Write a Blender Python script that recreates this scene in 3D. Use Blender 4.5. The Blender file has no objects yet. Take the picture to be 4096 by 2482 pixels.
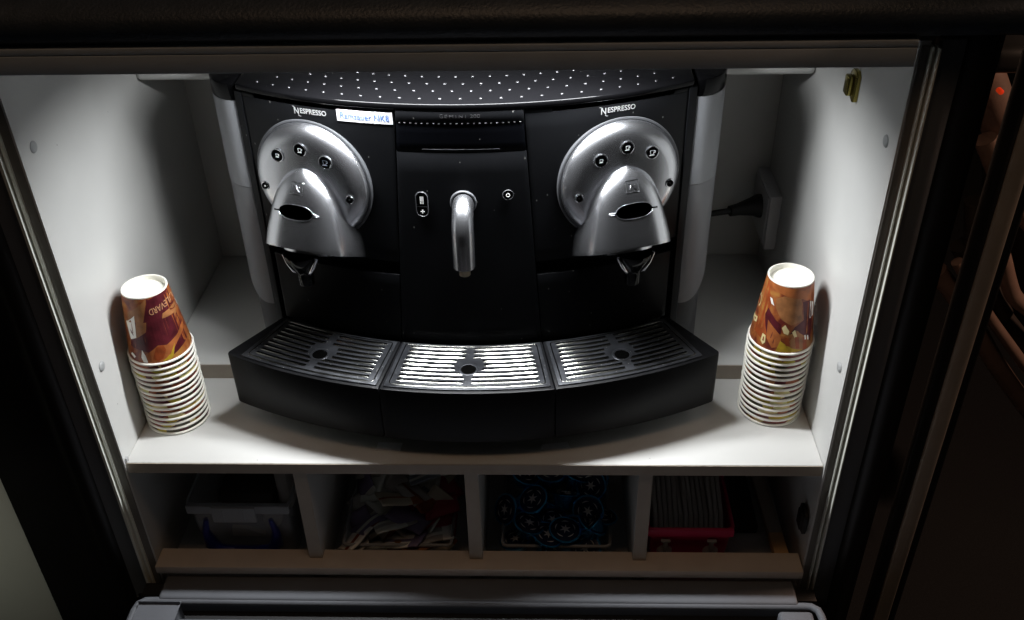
import bpy, bmesh, math, random
from mathutils import Vector, Matrix
random.seed(7)
S=bpy.context.scene
COL=S.collection
rad=math.radians
# ------------------------------------------------------------------ materials
def mat(name, col, rough=.5, metal=0., spec=.5, bump=0., bscale=200., var=0., vscale=30., coat=0., trans=0., alpha=1., ior=1.45, emit=None, estr=0.):
    m=bpy.data.materials.new(name); m.use_nodes=True; nt=m.node_tree; b=nt.nodes['Principled BSDF']
    b.inputs['Base Color'].default_value=(*col,1); b.inputs['Roughness'].default_value=rough
    b.inputs['Metallic'].default_value=metal; b.inputs['Specular IOR Level'].default_value=spec
    b.inputs['Coat Weight'].default_value=coat; b.inputs['Transmission Weight'].default_value=trans
    b.inputs['Alpha'].default_value=alpha; b.inputs['IOR'].default_value=ior
    if emit: b.inputs['Emission Color'].default_value=(*emit,1); b.inputs['Emission Strength'].default_value=estr
    tc=nt.nodes.new('ShaderNodeTexCoord')
    if bump:
        n=nt.nodes.new('ShaderNodeTexNoise'); n.inputs['Scale'].default_value=bscale; n.inputs['Detail'].default_value=4
        nt.links.new(tc.outputs['Object'],n.inputs['Vector'])
        bp=nt.nodes.new('ShaderNodeBump'); bp.inputs['Strength'].default_value=bump; bp.inputs['Distance'].default_value=.001
        nt.links.new(n.outputs['Fac'],bp.inputs['Height']); nt.links.new(bp.outputs['Normal'],b.inputs['Normal'])
    if var:
        n=nt.nodes.new('ShaderNodeTexNoise'); n.inputs['Scale'].default_value=vscale; n.inputs['Detail'].default_value=5
        nt.links.new(tc.outputs['Object'],n.inputs['Vector'])
        r=nt.nodes.new('ShaderNodeValToRGB')
        r.color_ramp.elements[0].position=.3; r.color_ramp.elements[1].position=.7
        r.color_ramp.elements[0].color=(*[c*(1-var) for c in col],1); r.color_ramp.elements[1].color=(*[min(1,c*(1+var)) for c in col],1)
        nt.links.new(n.outputs['Fac'],r.inputs['Fac']); nt.links.new(r.outputs['Color'],b.inputs['Base Color'])
        rr=nt.nodes.new('ShaderNodeMapRange'); rr.inputs['To Min'].default_value=max(0,rough-.06); rr.inputs['To Max'].default_value=min(1,rough+.08)
        nt.links.new(n.outputs['Fac'],rr.inputs['Value']); nt.links.new(rr.outputs['Result'],b.inputs['Roughness'])
    return m
def add_specks(m, scale=260., thr=.035, amount=.25, mask=.62):
    """dust and lint: small pale flecks in voronoi cells, only here and there"""
    nt=m.node_tree; b=nt.nodes['Principled BSDF']; tc=[n for n in nt.nodes if n.type=='TEX_COORD'][0]
    v=nt.nodes.new('ShaderNodeTexVoronoi'); v.inputs['Scale'].default_value=scale
    mp=nt.nodes.new('ShaderNodeMapping'); mp.inputs['Scale'].default_value=(1,1,.6); mp.inputs['Rotation'].default_value=(.3,.5,.2)
    nt.links.new(tc.outputs['Object'],mp.inputs['Vector']); nt.links.new(mp.outputs['Vector'],v.inputs['Vector'])
    lt=nt.nodes.new('ShaderNodeMath'); lt.operation='LESS_THAN'; lt.inputs[1].default_value=thr*4
    nt.links.new(v.outputs['Distance'],lt.inputs[0])
    sp=nt.nodes.new('ShaderNodeSeparateColor'); nt.links.new(v.outputs['Color'],sp.inputs['Color'])
    g=nt.nodes.new('ShaderNodeMath'); g.operation='GREATER_THAN'; g.inputs[1].default_value=1-mask*.12
    nt.links.new(sp.outputs['Red'],g.inputs[0])
    mu=nt.nodes.new('ShaderNodeMath'); mu.operation='MULTIPLY'; nt.links.new(lt.outputs[0],mu.inputs[0]); nt.links.new(g.outputs[0],mu.inputs[1])
    mx=nt.nodes.new('ShaderNodeMix'); mx.data_type='RGBA'
    src=b.inputs['Base Color']
    if src.is_linked: nt.links.new(src.links[0].from_socket,mx.inputs[6])
    else: mx.inputs[6].default_value=src.default_value
    mx.inputs[7].default_value=(amount,amount,amount*.95,1)
    nt.links.new(mu.outputs[0],mx.inputs[0]); nt.links.new(mx.outputs[2],b.inputs['Base Color'])
M={}
M['laminate']=mat('white_laminate',(.60,.60,.58),.42,bump=.12,bscale=900,var=.03,vscale=14)
add_specks(M['laminate'],90,.012,.12,.3)
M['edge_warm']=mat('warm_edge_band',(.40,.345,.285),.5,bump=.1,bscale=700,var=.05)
M['laminate_edge']=mat('laminate_edge',(.52,.58,.64),.5,bump=.1,bscale=700,var=.05)
M['rail_brown']=mat('pale_rail',(.60,.52,.45),.5,bump=.15,bscale=700,var=.05)
M['black']=mat('black_plastic',(.0055,.0058,.0066),.33,spec=.12,bump=.06,bscale=1800,var=.12,vscale=20)
add_specks(M['black'],170,.030,.12,.8)
M['tray_black']=mat('tray_black_plastic',(.006,.0062,.007),.38,spec=.15,bump=.10,bscale=1500,var=.15,vscale=25)
M['gloss']=mat('gloss_black',(.0022,.0022,.0025),.10,spec=.13)
add_specks(M['gloss'],170,.02,.18,.4)
M['screen']=mat('screen_glass',(.002,.0022,.003),.15,spec=.15)
add_specks(M['screen'],190,.03,.20,.8)
M['reflectdot']=mat('reflection_dots',(.16,.16,.165),.5)  # pale colour for the reflections painted along the display top
M['bead']=mat('bead_grey',(.045,.045,.047),.24,metal=.9)
M['dark']=mat('hollow_black',(.0015,.0015,.0015),.8,spec=.0)
M['silver']=mat('satin_silver',(.56,.57,.60),.26,metal=.98)
M['chrome']=mat('chrome',(.75,.76,.78),.12,metal=1.)
M['steel']=mat('brushed_dull_steel',(.62,.54,.40),.3,metal=1.,bump=.1,bscale=600)
M['ridge']=mat('ridge_steel',(.15,.15,.135),.17,metal=1.)
M['grille']=mat('dark_steel_plate',(.035,.037,.042),.3,metal=.5,bump=.12,bscale=260,var=.4,vscale=55)
add_specks(M['grille'],420,.05,.28,.7)
M['greyside']=mat('grey_side_plastic',(.29,.30,.32),.38,bump=.05,bscale=900)
M['greytank']=mat('grey_tank_plastic',(.225,.23,.245),.36,bump=.05,bscale=900)
M['darkgrey']=mat('dark_grey_plastic',(.055,.057,.062),.45,bump=.06,bscale=1100)
M['print']=mat('white_print',(.34,.34,.34),.5)
M['printdim']=mat('dim_print',(.045,.045,.048),.5)
M['icon']=mat('backlit_icon',(.8,.8,.8),.5,emit=(1,1,1),estr=.35)
M['icondim']=mat('icon_dim',(.25,.27,.33),.5)
M['label']=mat('label_paper',(.60,.61,.63),.55)
M['ink']=mat('blue_ink',(.10,.19,.48),.6)
M['leather']=mat('black_leather',(.036,.046,.060),.42,bump=.55,bscale=330,var=.15,vscale=40)
M['frame_dark']=mat('frame_dark_laminate',(.17,.16,.145),.5,bump=.1,bscale=500,var=.08)
M['seal']=mat('pale_seal',(.74,.75,.68),.4)
M['grey_textured']=mat('grey_textured_plastic',(.15,.16,.175),.55,bump=.5,bscale=1400)
M['black_frame']=mat('black_frame',(.014,.0135,.013),.38,bump=.08,bscale=900,var=.2,vscale=8)
M['door_grey']=mat('door_grey_plastic',(.125,.131,.145),.5,spec=.25,bump=.30,bscale=1300,var=.06,vscale=20)
M['door_dark']=mat('door_dark_recess',(.02,.02,.021),.5,bump=.2,bscale=900)
M['screwcap']=mat('screw_cap',(.36,.37,.37),.4)
M['socket']=mat('socket_white',(.55,.55,.56),.35)
M['rubber']=mat('black_rubber',(.01,.01,.01),.5)
M['brass']=mat('olive_brass',(.30,.25,.07),.18,metal=.85)
M['paperwhite']=mat('cup_paper',(.86,.84,.76),.5,bump=.05,bscale=400)
M['cupbase']=mat('cup_base_paper',(.88,.86,.78),.45)
M['clear']=mat('clear_plastic',(.62,.64,.68),.22,trans=.0,alpha=.24,spec=.6)
M['clearrim']=mat('clear_plastic_edge',(.45,.46,.48),.3,alpha=.6)
M['bluehandle']=mat('blue_plastic',(.008,.018,.22),.35)
M['cream']=mat('cream_card',(.55,.48,.36),.6)
M['pink']=mat('magenta_plastic',(.55,.015,.09),.35)
M['paper']=mat('napkin_paper',(.46,.43,.40),.7,bump=.3,bscale=120)
M['wood']=mat('raw_wood',(.72,.44,.20),.6,bump=.3,bscale=150,var=.2,vscale=25)
M['woodpale']=mat('wood_faced',(.45,.40,.33),.55)
M['foil']=mat('blue_foil',(.05,.42,.80),.25,metal=.9,bump=.5,bscale=160)
M['navy']=mat('navy_print',(.006,.012,.05),.3)
M['star']=mat('pale_star',(.75,.73,.70),.5)
M['carpet']=mat('carpet',(.010,.010,.0105),.95,bump=1.,bscale=500,var=.5,vscale=300)
M['palewall']=mat('pale_wall',(.78,.80,.72),.6,bump=.2,bscale=120,var=.04,vscale=5)
M['brownstrip']=mat('brown_strip',(.42,.36,.30),.5,var=.1)
M['seat']=mat('brown_seat',(.17,.11,.085),.36,bump=.4,bscale=160,var=.2,vscale=12)
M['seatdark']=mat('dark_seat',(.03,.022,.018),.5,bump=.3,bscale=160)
M['redlamp']=mat('red_lamp',(.6,.02,.01),.4,emit=(1,.06,.01),estr=.3)
M['lampwhite']=mat('lamp_diffuser',(.9,.9,.9),.5,emit=(.92,.97,1),estr=6.)
M['tape']=mat('clear_tape',(.80,.81,.84),.35,alpha=1.)
def emb(nm,c,r=.4): M[nm]=mat('cup_'+nm,c,r,bump=.03,bscale=300,var=.08 if nm in('white','lettering','cream2') else .38,vscale=75); return M[nm]
emb('purple',(.075,.008,.013)); emb('orange',(.33,.10,.028)); emb('tan',(.30,.125,.045)); emb('yellow',(.42,.27,.02)); emb('white',(.85,.83,.78)); emb('brown',(.14,.03,.012)); emb('rust',(.27,.055,.014)); emb('lettering',(.48,.25,.13)); emb('cream2',(.75,.62,.32))
def cup_print():
    m=bpy.data.materials.new('cup_artwork'); m.use_nodes=True; nt=m.node_tree; b=nt.nodes['Principled BSDF']
    tc=nt.nodes.new('ShaderNodeTexCoord'); sep=nt.nodes.new('ShaderNodeSeparateXYZ'); nt.links.new(tc.outputs['Object'],sep.inputs[0])
    at=nt.nodes.new('ShaderNodeMath'); at.operation='ARCTAN2'; nt.links.new(sep.outputs['Y'],at.inputs[0]); nt.links.new(sep.outputs['X'],at.inputs[1])
    oi=nt.nodes.new('ShaderNodeObjectInfo')
    mul=nt.nodes.new('ShaderNodeMath'); mul.operation='MULTIPLY_ADD'; mul.inputs[1].default_value=1.3
    m2=nt.nodes.new('ShaderNodeMath'); m2.operation='MULTIPLY'; m2.inputs[1].default_value=37.; nt.links.new(oi.outputs['Random'],m2.inputs[0])
    nt.links.new(at.outputs[0],mul.inputs[0]); nt.links.new(m2.outputs[0],mul.inputs[2])
    cb=nt.nodes.new('ShaderNodeCombineXYZ'); nt.links.new(mul.outputs[0],cb.inputs['X'])
    zz=nt.nodes.new('ShaderNodeMath'); zz.operation='MULTIPLY'; zz.inputs[1].default_value=42.; nt.links.new(sep.outputs['Z'],zz.inputs[0]); nt.links.new(zz.outputs[0],cb.inputs['Y'])
    v=nt.nodes.new('ShaderNodeTexVoronoi'); v.inputs['Scale'].default_value=1.5; nt.links.new(cb.outputs[0],v.inputs['Vector'])
    sc=nt.nodes.new('ShaderNodeSeparateColor'); nt.links.new(v.outputs['Color'],sc.inputs['Color'])
    r=nt.nodes.new('ShaderNodeValToRGB'); cr=r.color_ramp; cr.interpolation='CONSTANT'
    cols=[(0,(.10,.012,.02)),(.20,(.22,.03,.02)),(.34,(.36,.09,.02)),(.46,(.55,.42,.03)),(.62,(.06,.05,.015)),(.72,(.80,.68,.30)),(.84,(.15,.03,.01)),(.93,(.45,.18,.05))]
    cr.elements[0].position=0; cr.elements[0].color=(*cols[0][1],1); cr.elements[1].position=cols[1][0]; cr.elements[1].color=(*cols[1][1],1)
    for p,c in cols[2:]:
        e=cr.elements.new(p); e.color=(*c,1)
    nt.links.new(sc.outputs['Red'],r.inputs['Fac'])
    n=nt.nodes.new('ShaderNodeTexNoise'); n.inputs['Scale'].default_value=70; nt.links.new(tc.outputs['Object'],n.inputs['Vector'])
    mx=nt.nodes.new('ShaderNodeMix'); mx.data_type='RGBA'; mx.blend_type='MULTIPLY'; mx.inputs[0].default_value=.5
    nt.links.new(r.outputs['Color'],mx.inputs[6]); nt.links.new(n.outputs['Color'],mx.inputs[7]); nt.links.new(mx.outputs[2],b.inputs['Base Color'])
    b.inputs['Roughness'].default_value=.38
    return m
M['cupprint']=cup_print()
def cup_front():
    m=bpy.data.materials.new('cup_artwork_plain'); m.use_nodes=True; nt=m.node_tree; b=nt.nodes['Principled BSDF']
    tc=nt.nodes.new('ShaderNodeTexCoord'); n=nt.nodes.new('ShaderNodeTexNoise'); n.inputs['Scale'].default_value=55; n.inputs['Distortion'].default_value=1.2
    nt.links.new(tc.outputs['Object'],n.inputs['Vector'])
    r=nt.nodes.new('ShaderNodeValToRGB'); cr=r.color_ramp
    cr.elements[0].position=.33; cr.elements[0].color=(.12,.018,.012,1); cr.elements[1].position=.7; cr.elements[1].color=(.38,.17,.04,1)
    e=cr.elements.new(.47); e.color=(.25,.065,.018,1); e=cr.elements.new(.58); e.color=(.32,.10,.028,1)
    nt.links.new(n.outputs['Fac'],r.inputs['Fac']); nt.links.new(r.outputs['Color'],b.inputs['Base Color']); b.inputs['Roughness'].default_value=.36
    return m
M['cupfront']=cup_front()
# ------------------------------------------------------------------ object helpers
ORG={}
def link(o,parent=None):
    COL.objects.link(o)
    if parent: o.parent=parent
def empty(name,loc,label,cat,group=None,rz=0):
    o=bpy.data.objects.new(name,None); o.empty_display_size=.02; o.location=loc; o.rotation_euler=(0,0,rz); link(o)
    o['label']=label; o['category']=cat
    if group:o['group']=group
    ORG[o.name]=Vector(loc); return o
def tag(o,label,cat,group=None):
    o['label']=label;o['category']=cat
    if group:o['group']=group
    return o
def finish(name,bm,mats,parent=None,smooth=35,local=False,org=None,normals=True):
    if normals: bmesh.ops.recalc_face_normals(bm,faces=bm.faces[:])
    o0=Vector((0,0,0))
    if parent is not None:
        o0=ORG[parent.name]
    elif org is not None: o0=Vector(org)
    if not local: bmesh.ops.translate(bm,verts=bm.verts[:],vec=-o0)
    me=bpy.data.meshes.new(name); bm.to_mesh(me); bm.free()
    if not isinstance(mats,(list,tuple)): mats=[mats]
    for m in mats: me.materials.append(M[m] if isinstance(m,str) else m)
    if smooth:
        for p in me.polygons: p.use_smooth=True
        me.set_sharp_from_angle(angle=rad(smooth))
    o=bpy.data.objects.new(name,me); link(o,parent)
    if parent is None and org is not None: o.location=org
    ORG[o.name]=o0
    return o
def struct(o): o['kind']='structure'; return o
def NB(): return bmesh.new()
def merge(bm,src,mi=0):
    me=bpy.data.meshes.new('tmp'); 
    for f in src.faces: f.material_index=mi
    src.to_mesh(me); src.free(); bm.from_mesh(me); bpy.data.meshes.remove(me)
def box(bm,a,b,bev=0,mi=0,seg=2):
    t=NB(); bmesh.ops.create_cube(t,size=1)
    a=Vector(a);b=Vector(b)
    for v in t.verts: v.co=Vector([(a[i]+b[i])/2+v.co[i]*(b[i]-a[i]) for i in range(3)])
    if bev: bmesh.ops.bevel(t,geom=t.edges[:],offset=bev,segments=seg,affect='EDGES',profile=.5)
    merge(bm,t,mi)
def prism(bm,pts,f0,f1,mi=0,bev=0):
    """pts 2-D outline, f0/f1 map (x,y)->3-D for the two caps"""
    t=NB(); A=[t.verts.new(f0(*p)) for p in pts]; B=[t.verts.new(f1(*p)) for p in pts]
    t.faces.new(A); t.faces.new(B[::-1]); n=len(pts)
    for i in range(n): t.faces.new([A[i],B[i],B[(i+1)%n],A[(i+1)%n]])
    bmesh.ops.recalc_face_normals(t,faces=t.faces[:])
    if bev:
        es=[e for e in t.edges if e.calc_face_angle(0)>.6]
        bmesh.ops.bevel(t,geom=es,offset=bev,segments=2,affect='EDGES',profile=.5)
    merge(bm,t,mi)
def lathe(bm,prof,M4=None,n=48,mi=0,close=False):
    t=NB(); rings=[]
    for r,z in prof:
        if r<1e-6: rings.append([t.verts.new((0,0,z))])
        else: rings.append([t.verts.new((r*math.cos(2*math.pi*i/n),r*math.sin(2*math.pi*i/n),z)) for i in range(n)])
    for a,b in zip(rings,rings[1:]):
        for i in range(n):
            j=(i+1)%n
            if len(a)==1 and len(b)==1: continue
            if len(a)==1: t.faces.new([a[0],b[i],b[j]])
            elif len(b)==1: t.faces.new([a[i],b[0],a[j]])
            else: t.faces.new([a[i],b[i],b[j],a[j]])
    if M4 is not None: t.transform(M4)
    merge(bm,t,mi)
def tube(bm,pts,r,n=8,mi=0,cap=True,closed=False):
    pts=[Vector(p) for p in pts]; t=NB(); rings=[]
    rs=r if isinstance(r,(list,tuple)) else [r]*len(pts)
    N=len(pts); up=None
    for i,p in enumerate(pts):
        if closed: d=(pts[(i+1)%N]-pts[i-1])
        else: d=(pts[min(i+1,N-1)]-pts[max(i-1,0)])
        d.normalize()
        if up is None:
            up=Vector((0,0,1)) if abs(d.z)<.9 else Vector((0,1,0))
        s=d.cross(up).normalized(); u=s.cross(d).normalized(); up=u
        rings.append([t.verts.new(p+rs[i]*(math.cos(2*math.pi*k/n)*s+math.sin(2*math.pi*k/n)*u)) for k in range(n)])
    pr=list(zip(rings,rings[1:]))+([(rings[-1],rings[0])] if closed else [])
    for a,b in pr:
        for k in range(n): t.faces.new([a[k],a[(k+1)%n],b[(k+1)%n],b[k]])
    if cap and not closed:
        t.faces.new(rings[0][::-1]); t.faces.new(rings[-1])
    merge(bm,t,mi)
def text_bm(s,size,extr=.0,bold=0.,spacing=1.):
    c=bpy.data.curves.new('t','FONT'); c.body=s; c.size=size; c.align_x='CENTER'; c.align_y='CENTER'; c.extrude=extr; c.offset=bold; c.space_character=spacing; c.resolution_u=3
    o=bpy.data.objects.new('t',c); COL.objects.link(o)
    dg=bpy.context.evaluated_depsgraph_get(); me=bpy.data.meshes.new_from_object(o.evaluated_get(dg))
    t=NB(); t.from_mesh(me); bpy.data.meshes.remove(me); bpy.data.objects.remove(o); bpy.data.curves.remove(c)
    return t
def add_text(bm,s,size,fn,mi=0,extr=.0,bold=0.,spacing=1.,width=None):
    t=text_bm(s,size,extr,bold,spacing)
    xs=[v.co.x for v in t.verts]; k=1
    if width: k=width/(max(xs)-min(xs))
    for v in t.verts: v.co=Vector(fn(v.co.x*k,v.co.y,v.co.z))
    merge(bm,t,mi)
# ------------------------------------------------------------------ camera (fitted to the photograph)
cd=bpy.data.cameras.new('camera'); cam=bpy.data.objects.new('camera',cd); link(cam); S.camera=cam
pi_,ya,ro=rad(34.48180633),rad(2.38442062),rad(-1.40970055)
cp,sp=math.cos(pi_),math.sin(pi_)
F=Vector((0,cp,-sp));U=Vector((0,sp,cp));R=Vector((1,0,0))
Z=Matrix.Rotation(ya,3,'Z'); F,U,R=Z@F,Z@U,Z@R
c,s=math.cos(ro),math.sin(ro); R,U=c*R+s*U,-s*R+c*U
m4=Matrix.Identity(4)
for i in range(3): m4[i][0]=R[i]; m4[i][1]=U[i]; m4[i][2]=-F[i]
m4.translation=Vector((.08568673,-.80599716,.76816209)); cam.matrix_world=m4
cd.sensor_width=36; cd.lens=3854.83*36/4096; cd.clip_end=60; cd.clip_start=.02

# ================================================================== SETTING
W=.4; D=.425; TOP=.476
bm=NB(); box(bm,(-3,-2,-.92),(4,5,-.90)); struct(finish('floor',bm,'carpet'))
# ------------------------------------------------------------------ cabinet
cab=empty('cabinet',(0,.2,-.3),'white lined cabinet niche with an open front, a dark frame and cubbies under its shelf','cabinet')
for s in (-1,1):
    bm=NB(); box(bm,(s*W,-.004,-.30),(s*(W+.0100),D,.4904),.0008)
    sp_=finish('side_panel',bm,'laminate',cab)
    # front edge strip, seal fins and textured strip
    bm=NB(); box(bm,(s*(W+.0018),-.0052,-.30),(s*(W+.0093),-.0041,.486),.0006); finish('edge_strip',bm,'frame_dark',cab)
    for q,(x0,y1) in enumerate(((.4098,-.0090),(.4140,-.0140))):
        bm=NB(); box(bm,(s*x0,y1,-.222),(s*(x0+.0018),-.001,.4865),.0006); finish('seal',bm,'seal',cab)
    bm=NB(); box(bm,(s*.4180,-.0065,-.228),(s*.4385,.01,.492),.0012); finish('frame_strip',bm,'grey_textured',cab)
    zc=[(.387,.0185),(.129,.0118)]
    for z,y in zc:
        b2=NB(); lathe(b2,[(0,.0022),(.003,.0021),(.0052,.0014),(.006,.0004),(.006,0)],Matrix.Translation((s*(W-.0002),y+.004,z))@Matrix.Rotation(rad(-90*s),4,'Y'),24)
        finish('screw_cap',b2,'screwcap',sp_)
    if s<0:
        b2=NB(); lathe(b2,[(0,.001),(.0015,.001),(.0018,.0024),(.003,.0022),(.0034,0)],Matrix.Translation((-W+.0003,.003,.003))@Matrix.Rotation(rad(90),4,'Y'),20)
        finish('screw',b2,'chrome',sp_)
bm=NB(); box(bm,(-W,D,-.3),(W,D+.016,.4904)); finish('back_panel',bm,'laminate',cab)
bm=NB(); box(bm,(-W+.0005,.0005,-.0158),(W-.0005,D-.001,0),.0006,0); sh=finish('shelf',bm,'laminate',cab)
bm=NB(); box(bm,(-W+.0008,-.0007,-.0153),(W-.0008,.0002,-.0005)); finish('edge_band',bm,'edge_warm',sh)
bm=NB(); box(bm,(-W+.0006,.158,.0003),(W-.0006,D-.001,.022),.0006); rb=finish('raised_board',bm,'laminate',cab)
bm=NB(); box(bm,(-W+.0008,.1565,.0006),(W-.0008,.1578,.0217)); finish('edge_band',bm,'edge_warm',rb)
bm=NB(); box(bm,(-W,.28,.352),(W,D-.001,.474),.006,seg=4); finish('rear_duct',bm,'laminate',cab)
bm=NB(); box(bm,(-W,-.0045,.4905),(W,D+.016,.4965)); finish('top_panel',bm,'frame_dark',cab)
bm=NB(); box(bm,(-.60,-.0225,.4742),(.3925,-.0065,.4905),.0006); finish('lip',bm,'laminate_edge',cab)
bm=NB(); box(bm,(-.60,-.0222,.4912),(.3925,-.012,.4968),.0005); finish('lip',bm,'laminate_edge',cab)
for x in (-.2,.0,.2015):
    bm=NB(); box(bm,(x-.0082,.0035,-.205),(x+.0082,D-.002,-.0162),.0006); dv=finish('divider',bm,'laminate',cab)
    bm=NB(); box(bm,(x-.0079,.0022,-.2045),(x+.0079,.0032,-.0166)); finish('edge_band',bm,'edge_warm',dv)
bm=NB(); box(bm,(-W,.0,-.221),(W,D,-.205)); finish('bottom_board',bm,'laminate',cab)
bm=NB(); box(bm,(-W+.001,-.014,-.175),(W-.001,.0165,-.1625),.0012); finish('front_rail',bm,'rail_brown',cab)
# padded countertop above
bm=NB(); prof=[(-.0165,.4985),(-.0215,.503),(-.0245,.510),(-.0245,.516),(-.020,.5225),(-.010,.529),(.005,.534),(.04,.539),(.10,.542),(.25,.546),(.6,.55),(.6,.4985)]
prism(bm,prof,lambda y,z:(-1.1,y,z),lambda y,z:(.545,y,z)); 
ct=finish('countertop',bm,'leather',cab,smooth=50)
# black door frames left and right of the opening
def bandprof(s):
    return [(s*.439,-.006),(s*.446,-.012),(s*.455,-.013),(s*.462,-.008),(s*.476,-.002),(s*.492,.0005),(s*.5,-.002)]
for s in (-1,1):
    pr=bandprof(s); x1=.557 if s<0 else .470
    pr=(pr[:-1] if s<0 else pr[:4])+[(s*x1,.001 if s<0 else -.003),(s*x1,.06),(s*.439,.06)]
    bm=NB(); prism(bm,pr,lambda x,y:(x,y,-.9),lambda x,y:(x,y,.4975)); finish('frame_post',bm,'black_frame',cab,smooth=60)
# right hand door edge: black profile, brown strip, black profile
bm=NB()
box(bm,(.5205,-.006,-.9),(.530,.005,.62),.002); box(bm,(.490,-.006,-.9),(.5030,.005,.62),.002); fr=finish('frame_post',bm,'black_frame',cab)
bm=NB(); box(bm,(.5032,-.008,-.9),(.5203,.006,.62),.001); finish('frame_trim',bm,'brownstrip',cab)
# fold-down door
bm=NB(); box(bm,(-.389,-.0465,-.215),(.389,-.010,-.181),.004,seg=3); door=finish('door',bm,'door_grey',cab)
bm=NB(); box(bm,(-.405,-.60,-.235),(.405,-.046,-.205)); finish('door_recess',bm,'door_dark',door)
bm=NB(); box(bm,(-.357,-.60,-.204),(.357,-.0715,-.186),.003,seg=3); finish('door_inner_face',bm,'door_grey',door)
bm=NB()
for s in (-1,1): pass
path=[(-.413,-.60,-.188),(-.413,-.30,-.188),(-.413,-.062,-.186),(-.411,-.052,-.186),(-.404,-.0462,-.187),(-.395,-.045,-.188),(0,-.045,-.189),(.395,-.045,-.188),(.404,-.0462,-.187),(.411,-.052,-.186),(.413,-.062,-.186),(.413,-.30,-.188),(.413,-.60,-.188)]
tube(bm,path,.0048,10); finish('door_rim',bm,'door_grey',door,smooth=60)
for s in (-1,1):
    bm=NB(); box(bm,(s*.361,-.30,-.206),(s*.402,-.058,-.178),.005,seg=3); finish('corner_pad',bm,'door_grey',door,smooth=60)
bm=NB(); box(bm,(-.436,-.008,-.23),(.436,.05,-.222)); finish('frame_sill',bm,'black_frame',cab)
for s in (-1,1):
    bm=NB(); box(bm,(s*.392,-.032,-.2),(s*.4155,-.0145,-.1935),.001); finish('hinge',bm,'door_dark',door)
# ------------------------------------------------------------------ surroundings
bm=NB(); box(bm,(-2.2,.004,-.9),(-.5585,.05,1.2),.001)
tag(finish('side_wall_panel',bm,'palewall'),'plain pale panel in the lower left corner, beyond the black door frame','panel')
# ------------------------------------------------------------------ lamp (hidden above the lip, gives the light)
LY=.094
lamp=empty('strip_lamp',(0,LY,.474),'slim white lamp tucked under the cabinet top above the coffee machine','lamp')
bm=NB(); box(bm,(-.215,LY-.024,.4815),(.215,LY+.024,.4900),.001); finish('housing',bm,'socket',lamp)
bm=NB(); box(bm,(-.205,LY-.013,.4800),(.205,LY+.013,.4813)); finish('diffuser',bm,'lampwhite',lamp)
def area(name,loc,rot,sx,sy,power,col,spread=180):
    l=bpy.data.lights.new(name,'AREA'); l.shape='RECTANGLE'; l.size=sx; l.size_y=sy; l.energy=power; l.color=col; l.spread=rad(spread)
    o=bpy.data.objects.new(name,l); o.location=loc; o.rotation_euler=rot; link(o); return o
area('strip_light',(0,LY,.4795),(0,0,0),.35,.018,5.2,(.96,.98,1),152)
area('cabin_light',(.2,-.50,2.3),(rad(12),0,rad(4)),.6,.3,2.7,(1,.67,.43))
area('cabin_spot_light',(-.25,-.7,2.2),(rad(16),0,0),.08,.08,.5,(1,.62,.36))
area('seat_fill_light',(1.9,.2,.9),(0,rad(65),rad(0)),.15,.15,13.0,(1,.64,.46))  # added fill, no visible source: brightens the seats past the right frame
area('panel_fill_light',(-1.0,-.7,.1),(rad(75),0,rad(-20)),.1,.1,.05,(.96,1,.88),40)  # unseen helper added to lift the pale panel at lower left
w=bpy.data.worlds.new('World'); S.world=w; w.use_nodes=True
w.node_tree.nodes['Background'].inputs[0].default_value=(1,.95,.88,1); w.node_tree.nodes['Background'].inputs[1].default_value=.005

# ================================================================== COFFEE MACHINE
MX=-.0005; CY=.6; RB=.5
def cyl(phi,z,r=RB):
    a=rad(phi); return Vector((MX+r*math.sin(a),CY-r*math.cos(a),z))
mach=empty('coffee_machine',(0,.25,.022),'wide black double-headed coffee machine with curved front and three drip trays','coffee machine')
def cpanel(bm,fl,fr,z0,z1,r=RB,th=.010,nf=24,nz=6,bev=.0008,mi=0):
    t=NB(); G={}
    for k,rr in ((0,r),(1,r-th)):
        for j in range(nz+1):
            z=z0+(z1-z0)*j/nz; a,b=(fl(z) if callable(fl) else fl),(fr(z) if callable(fr) else fr)
            for i in range(nf+1): G[k,i,j]=t.verts.new(cyl(a+(b-a)*i/nf,z,rr))
    for i in range(nf):
        for j in range(nz):
            t.faces.new([G[0,i,j],G[0,i+1,j],G[0,i+1,j+1],G[0,i,j+1]]); t.faces.new([G[1,i,j],G[1,i,j+1],G[1,i+1,j+1],G[1,i+1,j]])
    for i in range(nf):
        t.faces.new([G[0,i,0],G[1,i,0],G[1,i+1,0],G[0,i+1,0]]); t.faces.new([G[0,i,nz],G[0,i+1,nz],G[1,i+1,nz],G[1,i,nz]])
    for j in range(nz):
        t.faces.new([G[0,0,j],G[0,0,j+1],G[1,0,j+1],G[1,0,j]]); t.faces.new([G[0,nf,j],G[1,nf,j],G[1,nf,j+1],G[0,nf,j+1]])
    bmesh.ops.recalc_face_normals(t,faces=t.faces[:])
    if bev:
        es=[e for e in t.edges if e.calc_face_angle(0)>.9]
        bmesh.ops.bevel(t,geom=es,offset=bev,segments=2,affect='EDGES',profile=.5)
    merge(bm,t,mi)
fc=lambda z:7.4+(.39-z)*6.9
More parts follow.
